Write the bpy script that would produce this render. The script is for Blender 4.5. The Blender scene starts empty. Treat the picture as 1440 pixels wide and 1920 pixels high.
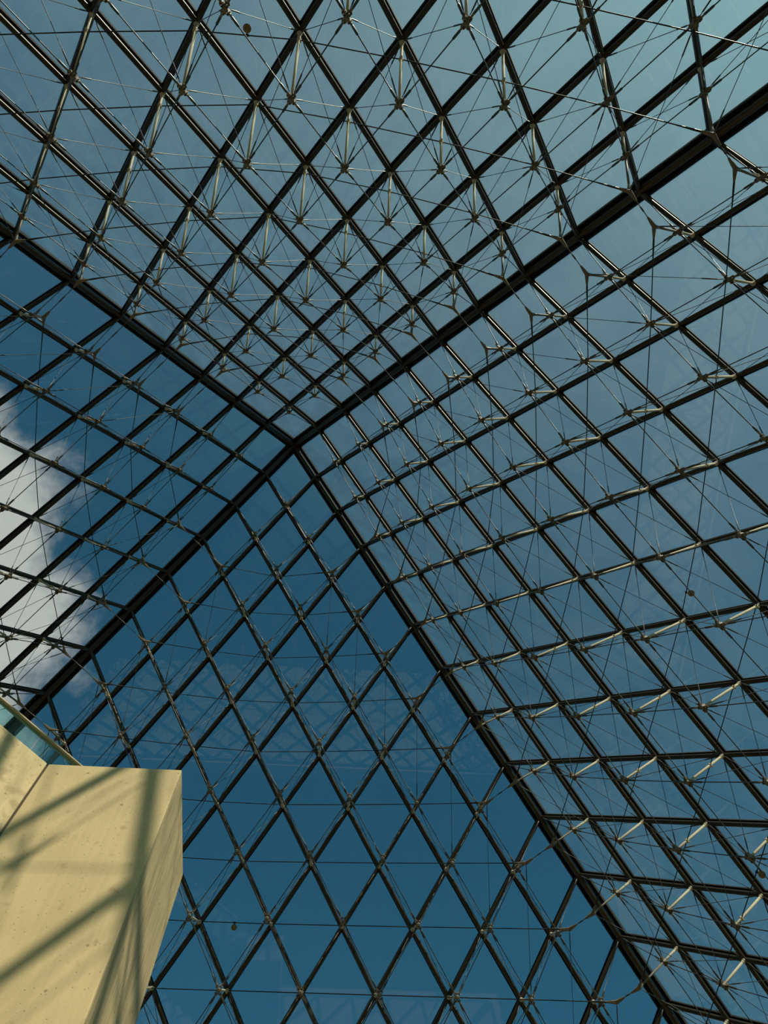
import bpy, bmesh, math
from mathutils import Vector, Matrix

# ------------------------------------------------------------------ camera, sky, sun, exposure
scene = bpy.context.scene
COL = scene.collection
cam_data = bpy.data.cameras.new('camera')
cam = bpy.data.objects.new('camera', cam_data)
COL.objects.link(cam)
RT = Vector((.99722439, -.07021442, -.02476792))
DN = Vector((.06022104, .95626335, -.28624085))
FW = Vector((.04378289, .28395481, .95783753))
CAM = Vector((2.54207, -6.03217, -7.55424))
FPX = 1351.194
m = Matrix.Identity(4)
for r in range(3):
    m[r][0] = RT[r]; m[r][1] = -DN[r]; m[r][2] = -FW[r]; m[r][3] = CAM[r]
cam.matrix_world = m
cam_data.sensor_fit = 'VERTICAL'
cam_data.sensor_height = 32.0
cam_data.lens = FPX / 1920.0 * 32.0
cam_data.clip_end = 2000
scene.camera = cam

SUN = Vector((.594, -1.0, .970)).normalized()          # direction towards the sun
world = bpy.data.worlds.new('sky')
scene.world = world
world.use_nodes = True
wn = world.node_tree.nodes; wl = world.node_tree.links
for n in list(wn): wn.remove(n)
w_out = wn.new('ShaderNodeOutputWorld')
w_bg = wn.new('ShaderNodeBackground'); w_bg.inputs['Strength'].default_value = 1.0
w_tc = wn.new('ShaderNodeTexCoord')
w_sky = wn.new('ShaderNodeTexSky'); w_sky.sky_type = 'NISHITA'
w_sky.sun_disc = False
w_sky.sun_elevation = math.asin(SUN.z)
w_sky.sun_rotation = math.atan2(SUN.x, SUN.y)
w_sky.air_density = 1.0; w_sky.dust_density = 1.2; w_sky.ozone_density = 2.0; w_sky.altitude = 50
w_grade = wn.new('ShaderNodeMixRGB'); w_grade.blend_type = 'MULTIPLY'; w_grade.inputs['Fac'].default_value = 1.0
w_grade.inputs['Color2'].default_value = (.026, .075, .072, 1)
# clouds: a bank low in the -x sky, built from noise on the view direction
w_nz = wn.new('ShaderNodeTexNoise'); w_nz.inputs['Scale'].default_value = 5.0
w_nz.inputs['Detail'].default_value = 9; w_nz.inputs['Roughness'].default_value = .58
w_map = wn.new('ShaderNodeMapping'); w_map.inputs['Location'].default_value = (.3, 1.1, .45)
w_sep = wn.new('ShaderNodeSeparateXYZ')
w_dot = wn.new('ShaderNodeVectorMath'); w_dot.operation = 'DOT_PRODUCT'
w_dot.inputs[1].default_value = Vector((-.54, .352, .785)).normalized()
w_mr = wn.new('ShaderNodeMapRange'); w_mr.inputs[1].default_value = .952; w_mr.inputs[2].default_value = .997
w_mr.inputs[3].default_value = -2.38; w_mr.inputs[4].default_value = -.36
w_add = wn.new('ShaderNodeMath'); w_add.operation = 'MULTIPLY_ADD'; w_add.inputs[1].default_value = 3.4
w_cr = wn.new('ShaderNodeMapRange'); w_cr.interpolation_type = 'SMOOTHSTEP'
w_cr.inputs[1].default_value = -.12; w_cr.inputs[2].default_value = .62
w_cr.inputs[3].default_value = 0; w_cr.inputs[4].default_value = .97
w_mix = wn.new('ShaderNodeMixRGB')
w_mix.inputs['Color2'].default_value = (.53, .54, .50, 1)
wl.new(w_sky.outputs[0], w_grade.inputs['Color1'])
# bright haze around the sun
w_sd = wn.new('ShaderNodeVectorMath'); w_sd.operation = 'DOT_PRODUCT'; w_sd.inputs[1].default_value = SUN
w_hr = wn.new('ShaderNodeMapRange'); w_hr.inputs[1].default_value = .3; w_hr.inputs[2].default_value = 1.0
w_pw = wn.new('ShaderNodeMath'); w_pw.operation = 'POWER'; w_pw.inputs[1].default_value = 1.6
w_hz = wn.new('ShaderNodeMixRGB'); w_hz.blend_type = 'ADD'; w_hz.inputs['Color2'].default_value = (.160, .142, .088, 1)
wl.new(w_tc.outputs['Generated'], w_sd.inputs[0]); wl.new(w_sd.outputs['Value'], w_hr.inputs[0])
wl.new(w_hr.outputs[0], w_pw.inputs[0]); wl.new(w_pw.outputs[0], w_hz.inputs['Fac'])
wl.new(w_grade.outputs[0], w_hz.inputs['Color1'])
wl.new(w_tc.outputs['Generated'], w_map.inputs['Vector'])
wl.new(w_map.outputs[0], w_nz.inputs['Vector'])
wl.new(w_tc.outputs['Generated'], w_dot.inputs[0])
wl.new(w_dot.outputs['Value'], w_mr.inputs[0])
wl.new(w_nz.outputs['Fac'], w_add.inputs[0]); wl.new(w_mr.outputs[0], w_add.inputs[2])
wl.new(w_add.outputs[0], w_cr.inputs[0]); wl.new(w_cr.outputs[0], w_mix.inputs['Fac'])
wl.new(w_hz.outputs[0], w_mix.inputs['Color1'])
wl.new(w_mix.outputs[0], w_bg.inputs['Color']); wl.new(w_bg.outputs[0], w_out.inputs[0])

sun_data = bpy.data.lights.new('sun', 'SUN')
sun_data.energy = 5.2; sun_data.angle = math.radians(.53); sun_data.color = (1.0, .90, .70)
sun = bpy.data.objects.new('sun', sun_data); COL.objects.link(sun)
sun.location = SUN * 60
sun.rotation_euler = SUN.to_track_quat('Z', 'Y').to_euler()

scene.view_settings.view_transform = 'Standard'
scene.view_settings.look = 'None'
scene.view_settings.gamma = 1.0
scene.view_settings.use_curve_mapping = False
scene.view_settings.exposure = 0.0
scene.cycles.transparent_max_bounces = 16

# ------------------------------------------------------------------ materials
def new_mat(name):
    mt = bpy.data.materials.new(name); mt.use_nodes = True
    nt = mt.node_tree
    return mt, nt, nt.nodes.get('Principled BSDF'), nt.nodes.get('Material Output')

def metal(name, col, rough, metallic=.8, vary=.15, spec=.5):
    mt, nt, p, o = new_mat(name)
    tc = nt.nodes.new('ShaderNodeTexCoord'); nz = nt.nodes.new('ShaderNodeTexNoise')
    nz.inputs['Scale'].default_value = 7; nz.inputs['Detail'].default_value = 5
    mx = nt.nodes.new('ShaderNodeMixRGB')
    mx.inputs['Color1'].default_value = tuple(c * (1 - vary) for c in col) + (1,)
    mx.inputs['Color2'].default_value = tuple(c * (1 + vary) for c in col) + (1,)
    nt.links.new(tc.outputs['Object'], nz.inputs['Vector'])
    nt.links.new(nz.outputs['Fac'], mx.inputs['Fac'])
    nt.links.new(mx.outputs[0], p.inputs['Base Color'])
    p.inputs['Metallic'].default_value = metallic; p.inputs['Roughness'].default_value = rough
    p.inputs['Specular IOR Level'].default_value = spec
    return mt

def glass(name, tint, dust, dust_col, scale):
    """thin clear pane: straight-through view, mirror reflection by angle, a film of dust that scatters sunlight"""
    mt, nt, p, o = new_mat(name)
    nt.nodes.remove(p)
    tr = nt.nodes.new('ShaderNodeBsdfTransparent'); tr.inputs[0].default_value = tint + (1,)
    gl = nt.nodes.new('ShaderNodeBsdfGlossy'); gl.inputs['Roughness'].default_value = .0
    gl.inputs['Color'].default_value = (.9, .95, .95, 1)
    tl = nt.nodes.new('ShaderNodeBsdfTranslucent'); tl.inputs[0].default_value = dust_col + (1,)
    lw = nt.nodes.new('ShaderNodeLayerWeight')
    pw = nt.nodes.new('ShaderNodeMath'); pw.operation = 'POWER'; pw.inputs[1].default_value = 5
    ma = nt.nodes.new('ShaderNodeMath'); ma.operation = 'MULTIPLY_ADD'
    ma.inputs[1].default_value = .80; ma.inputs[2].default_value = .022
    nt.links.new(lw.outputs['Facing'], pw.inputs[0]); nt.links.new(pw.outputs[0], ma.inputs[0])
    tc = nt.nodes.new('ShaderNodeTexCoord')
    mp = nt.nodes.new('ShaderNodeMapping'); mp.inputs['Scale'].default_value = (scale, scale, scale * .35)
    nz = nt.nodes.new('ShaderNodeTexNoise'); nz.inputs['Scale'].default_value = 1.0; nz.inputs['Detail'].default_value = 8
    nz.inputs['Roughness'].default_value = .65
    geo = nt.nodes.new('ShaderNodeNewGeometry')
    nt.links.new(geo.outputs['Position'], mp.inputs['Vector']); nt.links.new(mp.outputs[0], nz.inputs['Vector'])
    dr = nt.nodes.new('ShaderNodeMapRange')
    dr.inputs[1].default_value = .3; dr.inputs[2].default_value = .75
    dr.inputs[3].default_value = dust * .45; dr.inputs[4].default_value = dust * 1.6
    nt.links.new(nz.outputs['Fac'], dr.inputs[0])
    m1 = nt.nodes.new('ShaderNodeMixShader'); m2 = nt.nodes.new('ShaderNodeMixShader')
    nt.links.new(dr.outputs[0], m1.inputs[0]); nt.links.new(tr.outputs[0], m1.inputs[1]); nt.links.new(tl.outputs[0], m1.inputs[2])
    nt.links.new(ma.outputs[0], m2.inputs[0]); nt.links.new(m1.outputs[0], m2.inputs[1]); nt.links.new(gl.outputs[0], m2.inputs[2])
    nt.links.new(m2.outputs[0], o.inputs[0])
    return mt

def concrete(name, col, streak, blot=.69):
    mt, nt, p, o = new_mat(name)
    L = nt.links.new; N = nt.nodes.new
    tc = N('ShaderNodeTexCoord')
    big = N('ShaderNodeTexNoise'); big.inputs['Scale'].default_value = 1.6; big.inputs['Detail'].default_value = 8
    L(tc.outputs['Object'], big.inputs['Vector'])
    mp = N('ShaderNodeMapping'); mp.inputs['Scale'].default_value = (16, 16, .9)
    st = N('ShaderNodeTexNoise'); st.inputs['Scale'].default_value = 1.5; st.inputs['Detail'].default_value = 6
    L(tc.outputs['Object'], mp.inputs['Vector']); L(mp.outputs[0], st.inputs['Vector'])
    c1 = N('ShaderNodeMixRGB'); c1.inputs['Color1'].default_value = tuple(c * .76 for c in col) + (1,)
    c1.inputs['Color2'].default_value = tuple(min(1, c * 1.20) for c in col) + (1,)
    L(big.outputs['Fac'], c1.inputs['Fac'])
    sr = N('ShaderNodeMapRange'); sr.inputs[1].default_value = .35; sr.inputs[2].default_value = .65
    sr.inputs[3].default_value = 1 - streak; sr.inputs[4].default_value = 1 + streak * .35
    L(st.outputs['Fac'], sr.inputs[0])
    c2 = N('ShaderNodeMixRGB'); c2.blend_type = 'MULTIPLY'; c2.inputs['Fac'].default_value = 1
    L(c1.outputs[0], c2.inputs['Color1']); L(sr.outputs[0], c2.inputs['Color2'])
    # air holes
    vo = N('ShaderNodeTexVoronoi'); vo.inputs['Scale'].default_value = 16
    L(tc.outputs['Object'], vo.inputs['Vector'])
    hr = N('ShaderNodeMapRange'); hr.inputs[1].default_value = .07; hr.inputs[2].default_value = .12
    hr.inputs[3].default_value = .42; hr.inputs[4].default_value = 1
    L(vo.outputs['Distance'], hr.inputs[0])
    # a few larger pock marks
    vo2 = N('ShaderNodeTexVoronoi'); vo2.inputs['Scale'].default_value = 4.3
    L(tc.outputs['Object'], vo2.inputs['Vector'])
    hr2 = N('ShaderNodeMapRange'); hr2.inputs[1].default_value = .05; hr2.inputs[2].default_value = .085
    hr2.inputs[3].default_value = .45; hr2.inputs[4].default_value = 1
    L(vo2.outputs['Distance'], hr2.inputs[0])
    hm = N('ShaderNodeMath'); hm.operation = 'MULTIPLY'
    L(hr.outputs[0], hm.inputs[0]); L(hr2.outputs[0], hm.inputs[1]); hr = hm
    # rusty blotches
    bl = N('ShaderNodeTexNoise'); bl.inputs['Scale'].default_value = 5.5; bl.inputs['Detail'].default_value = 3
    L(tc.outputs['Object'], bl.inputs['Vector'])
    br = N('ShaderNodeMapRange'); br.inputs[1].default_value = blot - .05; br.inputs[2].default_value = blot + .04
    br.inputs[3].default_value = 0; br.inputs[4].default_value = .40
    L(bl.outputs['Fac'], br.inputs[0])
    c3 = N('ShaderNodeMixRGB'); c3.blend_type = 'MULTIPLY'; c3.inputs['Fac'].default_value = .8
    L(c2.outputs[0], c3.inputs['Color1']); L(hr.outputs[0], c3.inputs['Color2'])
    c4 = N('ShaderNodeMixRGB'); c4.inputs['Color2'].default_value = (col[0] * .45, col[1] * .38, col[2] * .3, 1)
    L(br.outputs[0], c4.inputs['Fac']); L(c3.outputs[0], c4.inputs['Color1'])
    L(c4.outputs[0], p.inputs['Base Color'])
    p.inputs['Roughness'].default_value = .85
    bp = N('ShaderNodeBump'); bp.inputs['Strength'].default_value = .35; bp.inputs['Distance'].default_value = .01
    fine = N('ShaderNodeTexNoise'); fine.inputs['Scale'].default_value = 60; fine.inputs['Detail'].default_value = 6
    L(tc.outputs['Object'], fine.inputs['Vector'])
    ad = N('ShaderNodeMath'); ad.operation = 'MULTIPLY_ADD'; ad.inputs[1].default_value = .35
    L(fine.outputs['Fac'], ad.inputs[0]); L(hr.outputs[0], ad.inputs[2])
    L(ad.outputs[0], bp.inputs['Height']); L(bp.outputs[0], p.inputs['Normal'])
    return mt

M_TUBE = metal('bronze_tube', (.034, .025, .015), .42, .15, .15, .25)
M_BAR = metal('black_glazing_bar', (.006, .005, .004), .75, .0, .15, .15)
M_HIP = metal('bronze_hip', (.034, .024, .014), .42, .35)
M_POST = metal('pale_steel', (.42, .375, .275), .7, .0, .15, .12)
M_HUB = metal('cast_steel', (.15, .125, .09), .55, .0, .15, .25)
M_ROD = metal('rod_steel', (.050, .052, .050), .42, .3)
M_CABLE = metal('dark_cable', (.012, .014, .014), .45, .4)
M_DISC = metal('aged_brass', (.17, .12, .045), .4, .7)
M_RAIL = metal('satin_rail', (.36, .30, .19), .5, .0, .1, .3)
M_GLASS = glass('pane_glass', (.955, .975, .975), .016, (.66, .86, .88), .9)
M_BALGLASS = glass('balustrade_glass', (.70, .90, .88), .05, (.6, .8, .8), 1.5)
M_CONC = concrete('cast_concrete', (.50, .385, .205), .05)
M_CONC3 = concrete('blotched_concrete', (.52, .41, .225), .06, .60)
M_CONC2 = concrete('board_marked_concrete', (.50, .385, .205), .26)
M_SEAL = metal('joint_filler', (.07, .050, .024), .9, 0.0)
M_STONE = concrete('limestone_paving', (.40, .305, .175), .02)

# ------------------------------------------------------------------ helpers
def mesh_from(bm, name, mat, smooth=False):
    me = bpy.data.meshes.new(name)
    bmesh.ops.recalc_face_normals(bm, faces=bm.faces)
    bm.to_mesh(me); bm.free()
    me.materials.append(mat)
    if smooth:
        for p in me.polygons: p.use_smooth = True
    return me

def place(name, me, parent=None, mat=None):
    o = bpy.data.objects.new(name, me)
    COL.objects.link(o)
    if parent is not None: o.parent = parent
    if mat is not None: o.matrix_local = mat
    return o

def empty(name, loc=(0, 0, 0), rz=0):
    o = bpy.data.objects.new(name, None); COL.objects.link(o)
    o.empty_display_size = .2
    o.location = loc; o.rotation_euler = (0, 0, rz)
    return o

def tag(o, label=None, cat=None, group=None, kind=None):
    if label: o['label'] = label
    if cat: o['category'] = cat
    if group: o['group'] = group
    if kind: o['kind'] = kind

def frame(z, y):
    z = z.normalized(); y = (y - z * y.dot(z)).normalized(); x = y.cross(z)
    return x, y, z

def mat_of(x, y, z, loc):
    mm = Matrix.Identity(4)
    for r in range(3):
        mm[r][0] = x[r]; mm[r][1] = y[r]; mm[r][2] = z[r]; mm[r][3] = loc[r]
    return mm

def tube(bm, path, radii, seg=8, caps=True):
    """a tube of given radius at each point of a polyline"""
    path = [Vector(p) for p in path]
    if not isinstance(radii, (list, tuple)): radii = [radii] * len(path)
    rings = []
    up = None
    for k, p in enumerate(path):
        d = (path[min(k + 1, len(path) - 1)] - path[max(k - 1, 0)]).normalized()
        if up is None:
            up = Vector((0, 0, 1)) if abs(d.z) < .9 else Vector((1, 0, 0))
        x = d.cross(up).normalized(); y = x.cross(d).normalized()
        rings.append([bm.verts.new(p + (x * math.cos(2 * math.pi * a / seg) + y * math.sin(2 * math.pi * a / seg)) * radii[k]) for a in range(seg)])
    for a, b in zip(rings, rings[1:]):
        for k in range(seg):
            bm.faces.new((a[k], a[(k + 1) % seg], b[(k + 1) % seg], b[k]))
    if caps:
        bm.faces.new(rings[0]); bm.faces.new(rings[-1])

def box(bm, x0, x1, y0, y1, z0, z1, mm=None):
    vs = [Vector((x, y, z)) for x in (x0, x1) for y in (y0, y1) for z in (z0, z1)]
    if mm is not None: vs = [mm @ v for v in vs]
    v = [bm.verts.new(q) for q in vs]
    for f in ((0, 1, 3, 2), (4, 6, 7, 5), (0, 4, 5, 1), (2, 3, 7, 6), (0, 2, 6, 4), (1, 5, 7, 3)):
        bm.faces.new([v[i] for i in f])

def prism(bm, pts, z0, z1):
    lo = [bm.verts.new((x, y, z0)) for x, y in pts]; hi = [bm.verts.new((x, y, z1)) for x, y in pts]
    bm.faces.new(lo[::-1]); bm.faces.new(hi)
    n = len(pts)
    for k in range(n): bm.faces.new((lo[k], lo[(k + 1) % n], hi[(k + 1) % n], hi[k]))

def seen(p, margin=60):
    d = p - CAM; z = d.dot(FW)
    if z < .5: return None
    u = 720 + FPX * d.dot(RT) / z; v = 960 + FPX * d.dot(DN) / z
    if -margin < u < 1440 + margin and -margin < v < 1920 + margin: return (u, v, d.length)
    return None

# ------------------------------------------------------------------ pyramid geometry
H, W, N = 21.6, 17.7, 18
APEX = Vector((0, 0, H))
EP = Vector((W, -W, -H)) / N                 # along one hip of the face that looks to +x
EQ = Vector((W, W, -H)) / N                  # along its other hip
NIN = EP.cross(EQ).normalized()
if NIN.z > 0: NIN = -NIN                     # into the hall
def G(i, j): return APEX + EP * i + EQ * j
def DEPTH(i, j):
    k = N - i - j
    return 2.6423 * (1 - math.exp(-.35115 * min(i, j))) * (1 - math.exp(-.40457 * max(i, j))) * (1 - math.exp(-.37713 * k))
def DP(i, j): return G(i, j) + NIN * DEPTH(i, j)
FORK = {3: .72, 4: .88, 5: 1.05, 6: 1.27, 7: 1.50, 8: 1.63, 9: 1.73, 10: 1.85, 11: 1.92, 12: 1.97, 13: 2.0, 14: 1.95, 15: 1.85}
SLOPE = (EP + EQ).normalized()
HORIZ = Vector((0, 1, 0))

# shared meshes ---------------------------------------------------------------
def unit_rod(name, r, rs, mat, seg=6):
    bm = bmesh.new()
    tube(bm, [(0, 0, 0), (0, 0, .03), (0, 0, .045), (0, 0, .14), (0, 0, .155), (0, 0, .845), (0, 0, .86), (0, 0, .955), (0, 0, .97), (0, 0, 1)],
         [r * 1.2, r * 1.2, rs, rs, r, r, rs, rs, r * 1.2, r * 1.2], seg)
    return mesh_from(bm, name, mat, True)
ME_TIE = unit_rod('tie_rod', .0115, .023, M_ROD)
ME_BRACE = unit_rod('brace_rod', .0070, .0145, M_ROD, 5)

def rafter_mesh(r, web, name, mat):
    bm = bmesh.new()
    tube(bm, [(0, 0, 0), (0, 0, 1)], r, 12)
    for f in bm.faces: f.smooth = len(f.verts) == 4
    box(bm, -web / 2, web / 2, -.10, -r * .6, 0, 1)
    return mesh_from(bm, name, mat)
ME_RAFTER = rafter_mesh(.055, .048, 'rafter', M_TUBE)
bm = bmesh.new(); box(bm, -.062, .062, -.165, -.105, 0, 1); box(bm, -.03, .03, -.105, -.09, 0, 1)
ME_BAR = mesh_from(bm, 'glazing_bar', M_BAR)

def hub_mesh():
    bm = bmesh.new()
    tube(bm, [(0, 0, -.085), (0, 0, -.07), (0, 0, .05), (0, 0, .075)], [.03, .052, .052, .03], 10)
    for d in (EP, EQ, -EP, -EQ):
        d2 = Vector((d.dot(HORIZ), d.dot(SLOPE), 0)).normalized()
        side = Vector((-d2.y, d2.x, 0))
        for s in (-.024, .024):
            c = d2 * .072 + side * s
            tube(bm, [c - side * .007, c + side * .007], .046, 10)
        c = d2 * .085
        tube(bm, [c - side * .045, c + side * .045], .012, 6)
        tube(bm, [d2 * .10, d2 * .20], [.022, .017], 6)
    return mesh_from(bm, 'hub', M_HUB)
ME_HUB = hub_mesh()
bm = bmesh.new(); tube(bm, [(0, 0, 0), (0, 0, .06), (0, 0, .085), (0, 0, .13)], [.056, .056, .040, .036], 12)
ME_COLLAR = mesh_from(bm, 'collar', M_POST)
strut_cache = {}
def strut_mesh(L):
    key = round(L, 4)
    if key not in strut_cache:
        bm = bmesh.new()
        tube(bm, [(0, 0, .05), (0, 0, L - .16), (0, 0, L - .13), (0, 0, L - .07)], [.029, .029, .018, .018], 10)
        strut_cache[key] = mesh_from(bm, 'strut', M_POST, True)
    return strut_cache[key]
def pane_mesh(pts):
    """thin solid pane; corners pulled in so that its edges sit inside the glazing bars"""
    c = sum(pts, Vector()) / len(pts); n = len(pts); q = []
    for k in range(n):
        p0, p1, p2 = pts[k - 1], pts[k], pts[(k + 1) % n]
        a = (p0 - p1).normalized(); b = (p2 - p1).normalized()
        q.append(p1 + (a + b) * (.042 / a.cross(b).length) - c)
    bm = bmesh.new()
    lo = [bm.verts.new(v - NIN * .125) for v in q]; hi = [bm.verts.new(v - NIN * .145) for v in q]
    bm.faces.new(lo); bm.faces.new(hi[::-1])
    for k in range(n): bm.faces.new((lo[k], hi[k], hi[(k + 1) % n], lo[(k + 1) % n]))
    return mesh_from(bm, 'pane', M_GLASS)
def centred(pts): return sum(pts, Vector()) / len(pts)
RH = [G(0, 0), G(1, 0), G(1, 1), G(0, 1)]
ME_RHOMB = pane_mesh(RH)
ME_TRI = pane_mesh([G(17, 0), G(18, 0), G(17, 1)])

# floor, plaza and hall walls ---------------------------------------------------
FLOOR_Z = -9.2
def structure(name, me, label=None, cat=None, loc=(0, 0, 0)):
    o = place(name, me); o.location = loc; tag(o, label, cat, None, 'structure'); return o
bm = bmesh.new(); box(bm, -30, 30, -30, 30, -.3, 0)
structure('floor', mesh_from(bm, 'floor', M_STONE), 'pale limestone floor of the underground hall below the glass pyramid', 'floor', (0, 0, FLOOR_Z))
bm = bmesh.new()
for (x0, x1, y0, y1) in ((-40, 40, -40, -18.0), (-40, 40, 18.0, 40), (-40, -18.0, -18, 18), (18.0, 40, -18, 18)):
    box(bm, x0, x1, y0, y1, -.7, 0)
structure('ceiling', mesh_from(bm, 'ceiling', M_CONC), 'concrete hall ceiling around the square pyramid opening', 'ceiling', (0, 0, -.3))

# the four glazed slopes ----------------------------------------------------------
FACES = [('wall_right', 0, 'sloping glass wall on the right, ringed by pale lit struts and diamond panes'),
         ('wall_far', 1, 'steep glass wall at the bottom of the photo, deep blue sky behind its diamonds'),
         ('wall_left', 2, 'sloping glass wall on the left with the white cloud behind its panes'),
         ('wall_near', 3, 'sloping glass wall across the top of the photo with long hanging struts')]
for fname, k, flabel in FACES:
    rz = k * math.pi / 2
    root = empty(fname, (0, 0, 0), rz)
    tag(root, flabel, 'glass wall', None, 'structure')
    R3 = Matrix.Rotation(rz, 3, 'Z')
    # glass
    for i in range(N):
        for j in range(N - i):
            if i + j <= N - 2:
                c = centred([G(i, j), G(i + 1, j), G(i + 1, j + 1), G(i, j + 1)])
                place('pane', ME_RHOMB, root, Matrix.Translation(c))
            else:
                c = centred([G(i, j), G(i + 1, j), G(i, j + 1)])
                place('pane', ME_TRI, root, Matrix.Translation(c))
    # rafters with their glazing bars, parallel to the two hips
    for q in range(1, N):
        for a, b in ((G(q, 0), G(q, N - q)), (G(0, q), G(N - q, q))):
            x, y, z = frame(b - a, NIN)
            r = place('rafter', ME_RAFTER, root, mat_of(x, y, z * (b - a).length, a))
            place('glazing_bar', ME_BAR, r)
    a, b = G(N, 0), G(0, N)
    x, y, z = frame(b - a, NIN)
    r = place('base_beam', ME_RAFTER, root, mat_of(x, y, z * (b - a).length, a))
    place('glazing_bar', ME_BAR, r)
    # struts with collar and hub
    for i in range(1, N):
        for j in range(1, N - i):
            s = place('strut', strut_mesh(DEPTH(i, j)), root, mat_of(HORIZ, SLOPE, NIN, G(i, j)))
            place('collar', ME_COLLAR, s)
            place('hub', ME_HUB, s, Matrix.Translation((0, 0, DEPTH(i, j))))
    # rods under tension: one chain below every rafter, with crossed braces
    ties, braces = [], []
    for swap in (False, True):
        g = (lambda i, j: G(j, i)) if swap else G
        d = (lambda i, j: DP(j, i)) if swap else DP
        for i in range(1, N):
            n = N - 1 - i
            for j in range(0, n + 1):
                p = d(i, j) if j > 0 else g(i, 0)
                q = d(i, j + 1) if j < n else g(i, j + 1)
                if j == n and j == 0: continue
                ties.append((p, q))
                if 0 < j < n:
                    braces.append((d(i, j), g(i, j + 1))); braces.append((d(i, j + 1), g(i, j)))
    for name, me, rods in (('tie_rod', ME_TIE, ties), ('brace_rod', ME_BRACE, braces)):
        vis, rest = [], []
        for p, q in rods:
            best = None
            for t in (.05, .5, .95):
                s = seen(R3 @ (p.lerp(q, t)), 20)
                if s: best = s[2] if best is None else min(best, s[2])
            (vis if best is not None else rest).append((best, p, q))
        vis.sort(key=lambda e: e[0])
        rest += vis[300:]; vis = vis[:300]
        for _, p, q in vis:
            dv = q - p; x, y, z = frame(dv, NIN)
            # rods meet the hub's rim, not its centre
            place(name, me, root, mat_of(x, y, z * (dv.length - .2), p + z * .1))
        if rest:
            bm = bmesh.new(); rr = .0115 if name == 'tie_rod' else .007
            for _, p, q in rest: tube(bm, [p, q], rr, 4, False)
            o = place(name + 's', mesh_from(bm, name + 's', M_ROD), root); o['kind'] = 'stuff'

# hip beams -----------------------------------------------------------------------
def hip_mesh():
    bm = bmesh.new()
    tube(bm, [(0, 0, 0), (0, 0, 1)], .088, 16)
    for f in bm.faces: f.smooth = len(f.verts) == 4
    box(bm, -.04, .04, -.14, -.05, 0, 1)
    return mesh_from(bm, 'hip_tube', M_HIP)
ME_HIP = hip_mesh()
bm = bmesh.new()
for s in (-1, 1):
    mm = Matrix.Rotation(s * .62, 4, 'Z')
    box(bm, min(0, s * .15), max(0, s * .15), -.2, -.12, 0, 1, mm)
ME_HIPCAP = mesh_from(bm, 'hip_cap', M_BAR)
HIPS = ['upper right', 'lower right', 'lower left', 'upper left']
for k, (nm, d) in enumerate(zip(HIPS, ((1, -1), (1, 1), (-1, 1), (-1, -1)))):
    b = Vector((d[0] * W, d[1] * W, 0)); dv = b - APEX
    x, y, z = frame(dv, Vector((-d[0], -d[1], -1.6)))
    t = empty('trim_%d' % (k + 1), APEX)
    tag(t, 'thick bronze corner beam of the glass pyramid running from apex to %s' % nm, 'beam', None, 'structure')
    place('hip_tube', ME_HIP, t, mat_of(x, y, z * dv.length, (0, 0, 0)))
    place('hip_cap', ME_HIPCAP, t, mat_of(x, y, z * dv.length, (0, 0, 0)))

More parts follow.
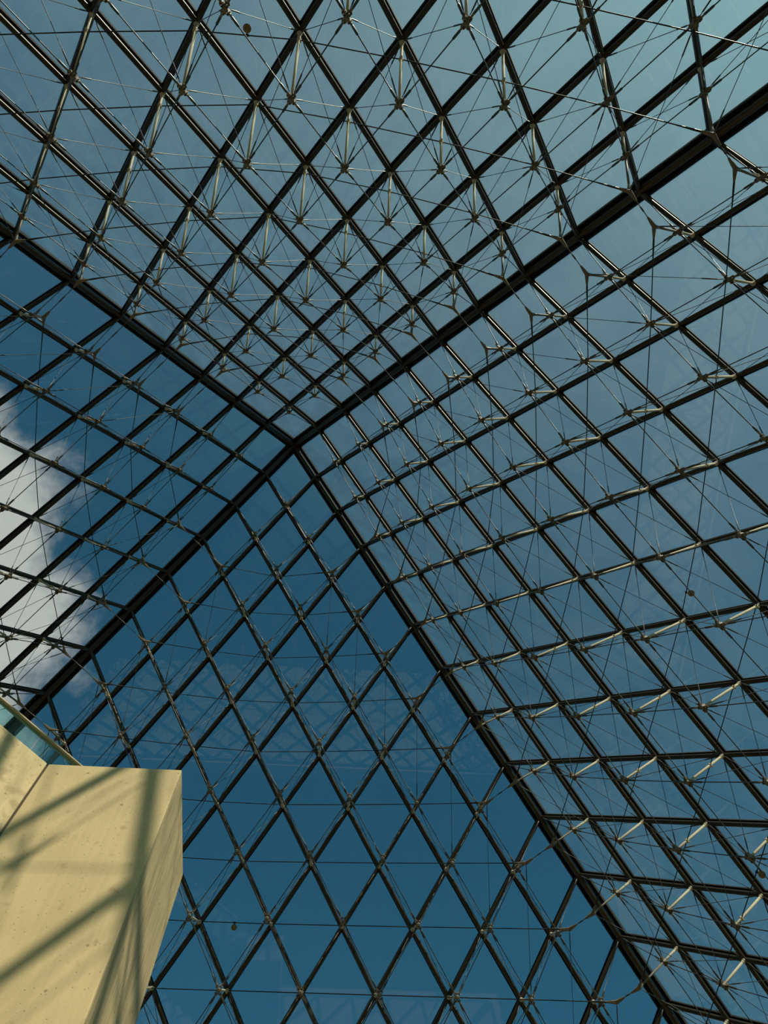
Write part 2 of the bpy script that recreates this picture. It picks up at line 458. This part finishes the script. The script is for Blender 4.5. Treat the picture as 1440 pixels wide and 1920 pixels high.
# horizontal belt cables --------------------------------------------------------------
ORD = ['', 'first', 'second', 'third', 'fourth', 'fifth', 'sixth', 'seventh', 'eighth', 'ninth', 'tenth', 'eleventh', 'twelfth', 'thirteenth']
BELT_PTS = []
bm = bmesh.new(); tube(bm, [(0, 0, -.035), (0, 0, .035)], .045, 10); tube(bm, [(.03, 0, 0), (.075, 0, 0)], .018, 6)
ME_CLAMP = mesh_from(bm, 'clamp', M_POST)
def belt_depth(i, t):
    u = abs(2 * t - (i - 1)) / (i - 1)
    return .12 + (FORK[i] - .12) * (.58 * u + .42 * u * u)
for i in sorted(FORK):
    zc = G(i, 1).z
    root = empty('belt_cable', (0, 0, zc))
    tag(root, 'horizontal ring of dark steel cable inside the pyramid, %s ring counted down from the apex' % ORD[i - 2], 'cable', 'horizontal cable rings')
    off = Vector((0, 0, zc))
    made = 0
    for k in range(4):
        R3 = Matrix.Rotation(k * math.pi / 2, 3, 'Z'); R3n = Matrix.Rotation((k + 1) * math.pi / 2, 3, 'Z')
        n_k = R3 @ NIN
        pts = [R3 @ (G(i - t, 1 + t) + NIN * belt_depth(i, t)) for t in range(0, i)]
        if any(seen(p, 250) for p in pts):
            BELT_PTS.append((i, k, pts))
            # rope with thick end sockets
            path, rad = [], []
            for a, b, first, last in [(pts[q], pts[q + 1], q == 0, q == len(pts) - 2) for q in range(len(pts) - 1)]:
                if not path: path.append(a); rad.append(.020)
                if first: path += [a.lerp(b, .18), a.lerp(b, .36)]; rad += [.022, .012]
                if last: path += [a.lerp(b, .64), a.lerp(b, .82)]; rad += [.012, .022]
                path.append(b); rad.append(.020 if last else .012)
            bm = bmesh.new(); tube(bm, [p - off for p in path], rad, 6)
            place('cable', mesh_from(bm, 'cable', M_CABLE, True), root); made += 1
            for t in range(1, i - 1):
                if seen(pts[t], 20) and belt_depth(i, t) < DEPTH(i - t, 1 + t) - .1:
                    h = R3 @ HORIZ; s = R3 @ SLOPE
                    place('clamp', ME_CLAMP, root, mat_of(s, n_k.cross(s), n_k, pts[t] - off))
        nxt = R3n @ (G(i, 1) + NIN * FORK[i])
        prv = R3 @ (G(i, 1) + NIN * FORK[i]); end = pts[-1]
        # forks at both ends, tied down the slope and held by an extension of the last strut
        for tip, deep, down, along, hipd in ((pts[0], R3 @ DP(i, 1), R3 @ DP(i + 1, 2), pts[1], (R3 @ G(i, 0)) - pts[0]),
                                             (end, R3 @ DP(1, i), R3 @ DP(2, i + 1), pts[-2], (R3 @ G(0, i)) - end)):
            if not seen(tip, 120): continue
            lk = nxt if tip is end else Matrix.Rotation((k - 1) * math.pi / 2, 3, 'Z') @ (G(1, i) + NIN * FORK[i])
            bm = bmesh.new()
            for q in (along, deep, lk):
                dv = (q - tip).normalized()
                tube(bm, [tip - off, tip - off + dv * .10, tip - off + dv * .24], [.050, .040, .022], 6)
            place('fork', mesh_from(bm, 'fork', M_HUB), root)
            bm = bmesh.new(); tube(bm, [deep - off, tip - off], [.026, .026], 8)
            place('strut_extension', mesh_from(bm, 'strut_extension', M_HUB, True), root)
            if i < 15:
                dv = down - tip
                x, y, z = frame(dv, NIN)
                place('down_tie', ME_BRACE, root, mat_of(x, y, z * (dv.length - .1), tip - off))
        if seen(end, 150) or seen(nxt, 150):
            bm = bmesh.new(); a, b = end - off, nxt - off
            tube(bm, [a, a.lerp(b, .12), a.lerp(b, .16), a.lerp(b, .42), a.lerp(b, .44), a.lerp(b, .56), a.lerp(b, .58), a.lerp(b, .84), a.lerp(b, .88), b],
                 [.02, .02, .010, .010, .018, .018, .010, .010, .02, .02], 6)
            place('corner_link', mesh_from(bm, 'corner_link', M_ROD, True), root); made += 1
    if not made: bpy.data.objects.remove(root)

# little round discs clipped on the belt cables ----------------------------------------
bm = bmesh.new()
tube(bm, [(0, 0, -.02), (0, 0, -.015), (0, 0, .015), (0, 0, .02)], [.066, .078, .078, .066], 20)
ME_DISC = mesh_from(bm, 'disc', M_DISC)
bm = bmesh.new(); tube(bm, [(0, 0, .018), (0, 0, .034)], [.045, .03], 14); ME_BOSS = mesh_from(bm, 'boss', M_HUB)
bm = bmesh.new(); tube(bm, [(0, .06, 0), (0, .12, 0)], .014, 6); tube(bm, [(-.03, .11, 0), (.03, .11, 0)], .025, 6)
ME_CLIP = mesh_from(bm, 'clip', M_CABLE)
DISCS = [((465, 62), (0, -3), 'round brass disc clipped on a horizontal cable, nearest the top edge of the glass'),
         ((1290, 1108), (4, -8), 'round brass disc on a cable before the glass wall of pale lit struts'),
         ((440, 1727), (0, 5), 'round brass disc under a cable beside the concrete pier'),
         ((1418, 1632), (5, 13), 'round brass disc hanging beside a lit strut, closest to the lower right corner')]
for (u, v), (du, dv), lab in DISCS:
    best = None
    for i, k, pts in BELT_PTS:
        for a, b in zip(pts, pts[1:]):
            for t in range(21):
                p = a.lerp(b, t / 20); s = seen(p)
                if s:
                    e = math.hypot(s[0] - u, s[1] - v)
                    if best is None or e < best[0]: best = (e, p, (b - a).normalized())
    e, p, along = best
    toc = (CAM - p).normalized()
    side = along.cross(toc).normalized()
    want = RT * du + DN * dv
    if side.dot(want) < 0: side = -side
    c = p + side * .11
    t = empty('cable_disc', c); tag(t, lab, 'disc', 'discs on the cables')
    y = -side; z = (toc + Vector((0, 0, -.35))).normalized(); z = (z - y * z.dot(y)).normalized(); x = y.cross(z)
    mm = mat_of(x, y, z, (0, 0, 0))
    place('disc', ME_DISC, t, mm); place('boss', ME_BOSS, t, mm); place('clip', ME_CLIP, t, mm)

# concrete pier and platform wall ---------------------------------------------------------
def bevelled(bm, w=.012):
    bmesh.ops.bevel(bm, geom=list(bm.edges), offset=w, segments=2, affect='EDGES', profile=.5)
X0, X1, Y0, Y1 = -.925, .665, -.375, 1.19
bm = bmesh.new(); box(bm, X0, X1, Y0, Y1, FLOOR_Z, 0); bevelled(bm)
pier_me = mesh_from(bm, 'concrete_pier', M_CONC)
pier_me.materials.append(M_CONC2)
for p in pier_me.polygons:
    if p.normal.x > .9: p.material_index = 1
pier = place('concrete_pier', pier_me)
tag(pier, 'square buff concrete pier with bar shadows across its sunlit faces', 'pier')
# wall running off at 45 degrees, its face in the plane y = x + .6
s2 = math.sqrt(.5)
def along45(t, back): return (X0 - .006 - t * s2 - back * s2, Y0 - t * s2 + back * s2 - .0)
bm = bmesh.new()
prism(bm, [along45(0.012, 0), along45(7, 0), along45(7, 1.1), along45(0.012, 1.1)], -5.0, 0)
bevelled(bm)
wall45 = place('concrete_parapet', mesh_from(bm, 'concrete_parapet', M_CONC3))
bm = bmesh.new(); prism(bm, [along45(-.012, .018), along45(.02, .018), along45(.02, .08), along45(-.012, .08)], -5.0, -.02)
place('joint_seal', mesh_from(bm, 'joint_seal', M_SEAL), wall45)
tag(wall45, 'blotched concrete parapet meeting the pier at an angle, below the glass balustrade', 'parapet')

# glass balustrade ----------------------------------------------------------------------------
bal = empty('glass_balustrade', (*along45(1, .53), 0))
tag(bal, 'frameless glass balustrade with pale metal handrail on top of the angled concrete parapet', 'balustrade')
bo = Vector((*along45(1, .53), 0)); dirv = Vector((-s2, -s2, 0)); bk = Vector((-s2, s2, 0))
def balp(t, back, z): return dirv * (t - 1) + bk * back + Vector((0, 0, z))
def slab(t0, t1, b0, b1, z0, z1, name, mat, bev=0):
    bm = bmesh.new()
    mm = mat_of(dirv, bk, Vector((0, 0, 1)), balp(0, 0, 0))
    box(bm, t0, t1, b0, b1, z0, z1, mm)
    if bev: bevelled(bm, bev)
    return place(name, mesh_from(bm, name, mat), bal)
RZ = .95
for t0, t1 in ((-.62, .16), (.18, 1.5), (1.52, 2.84), (2.86, 4.2)):
    slab(t0, t1, -.008, .008, .002, RZ - .02, 'glass_panel', M_BALGLASS)
slab(-.62, 4.3, -.042, .042, RZ - .02, RZ + .004, 'handrail', M_RAIL, .004)
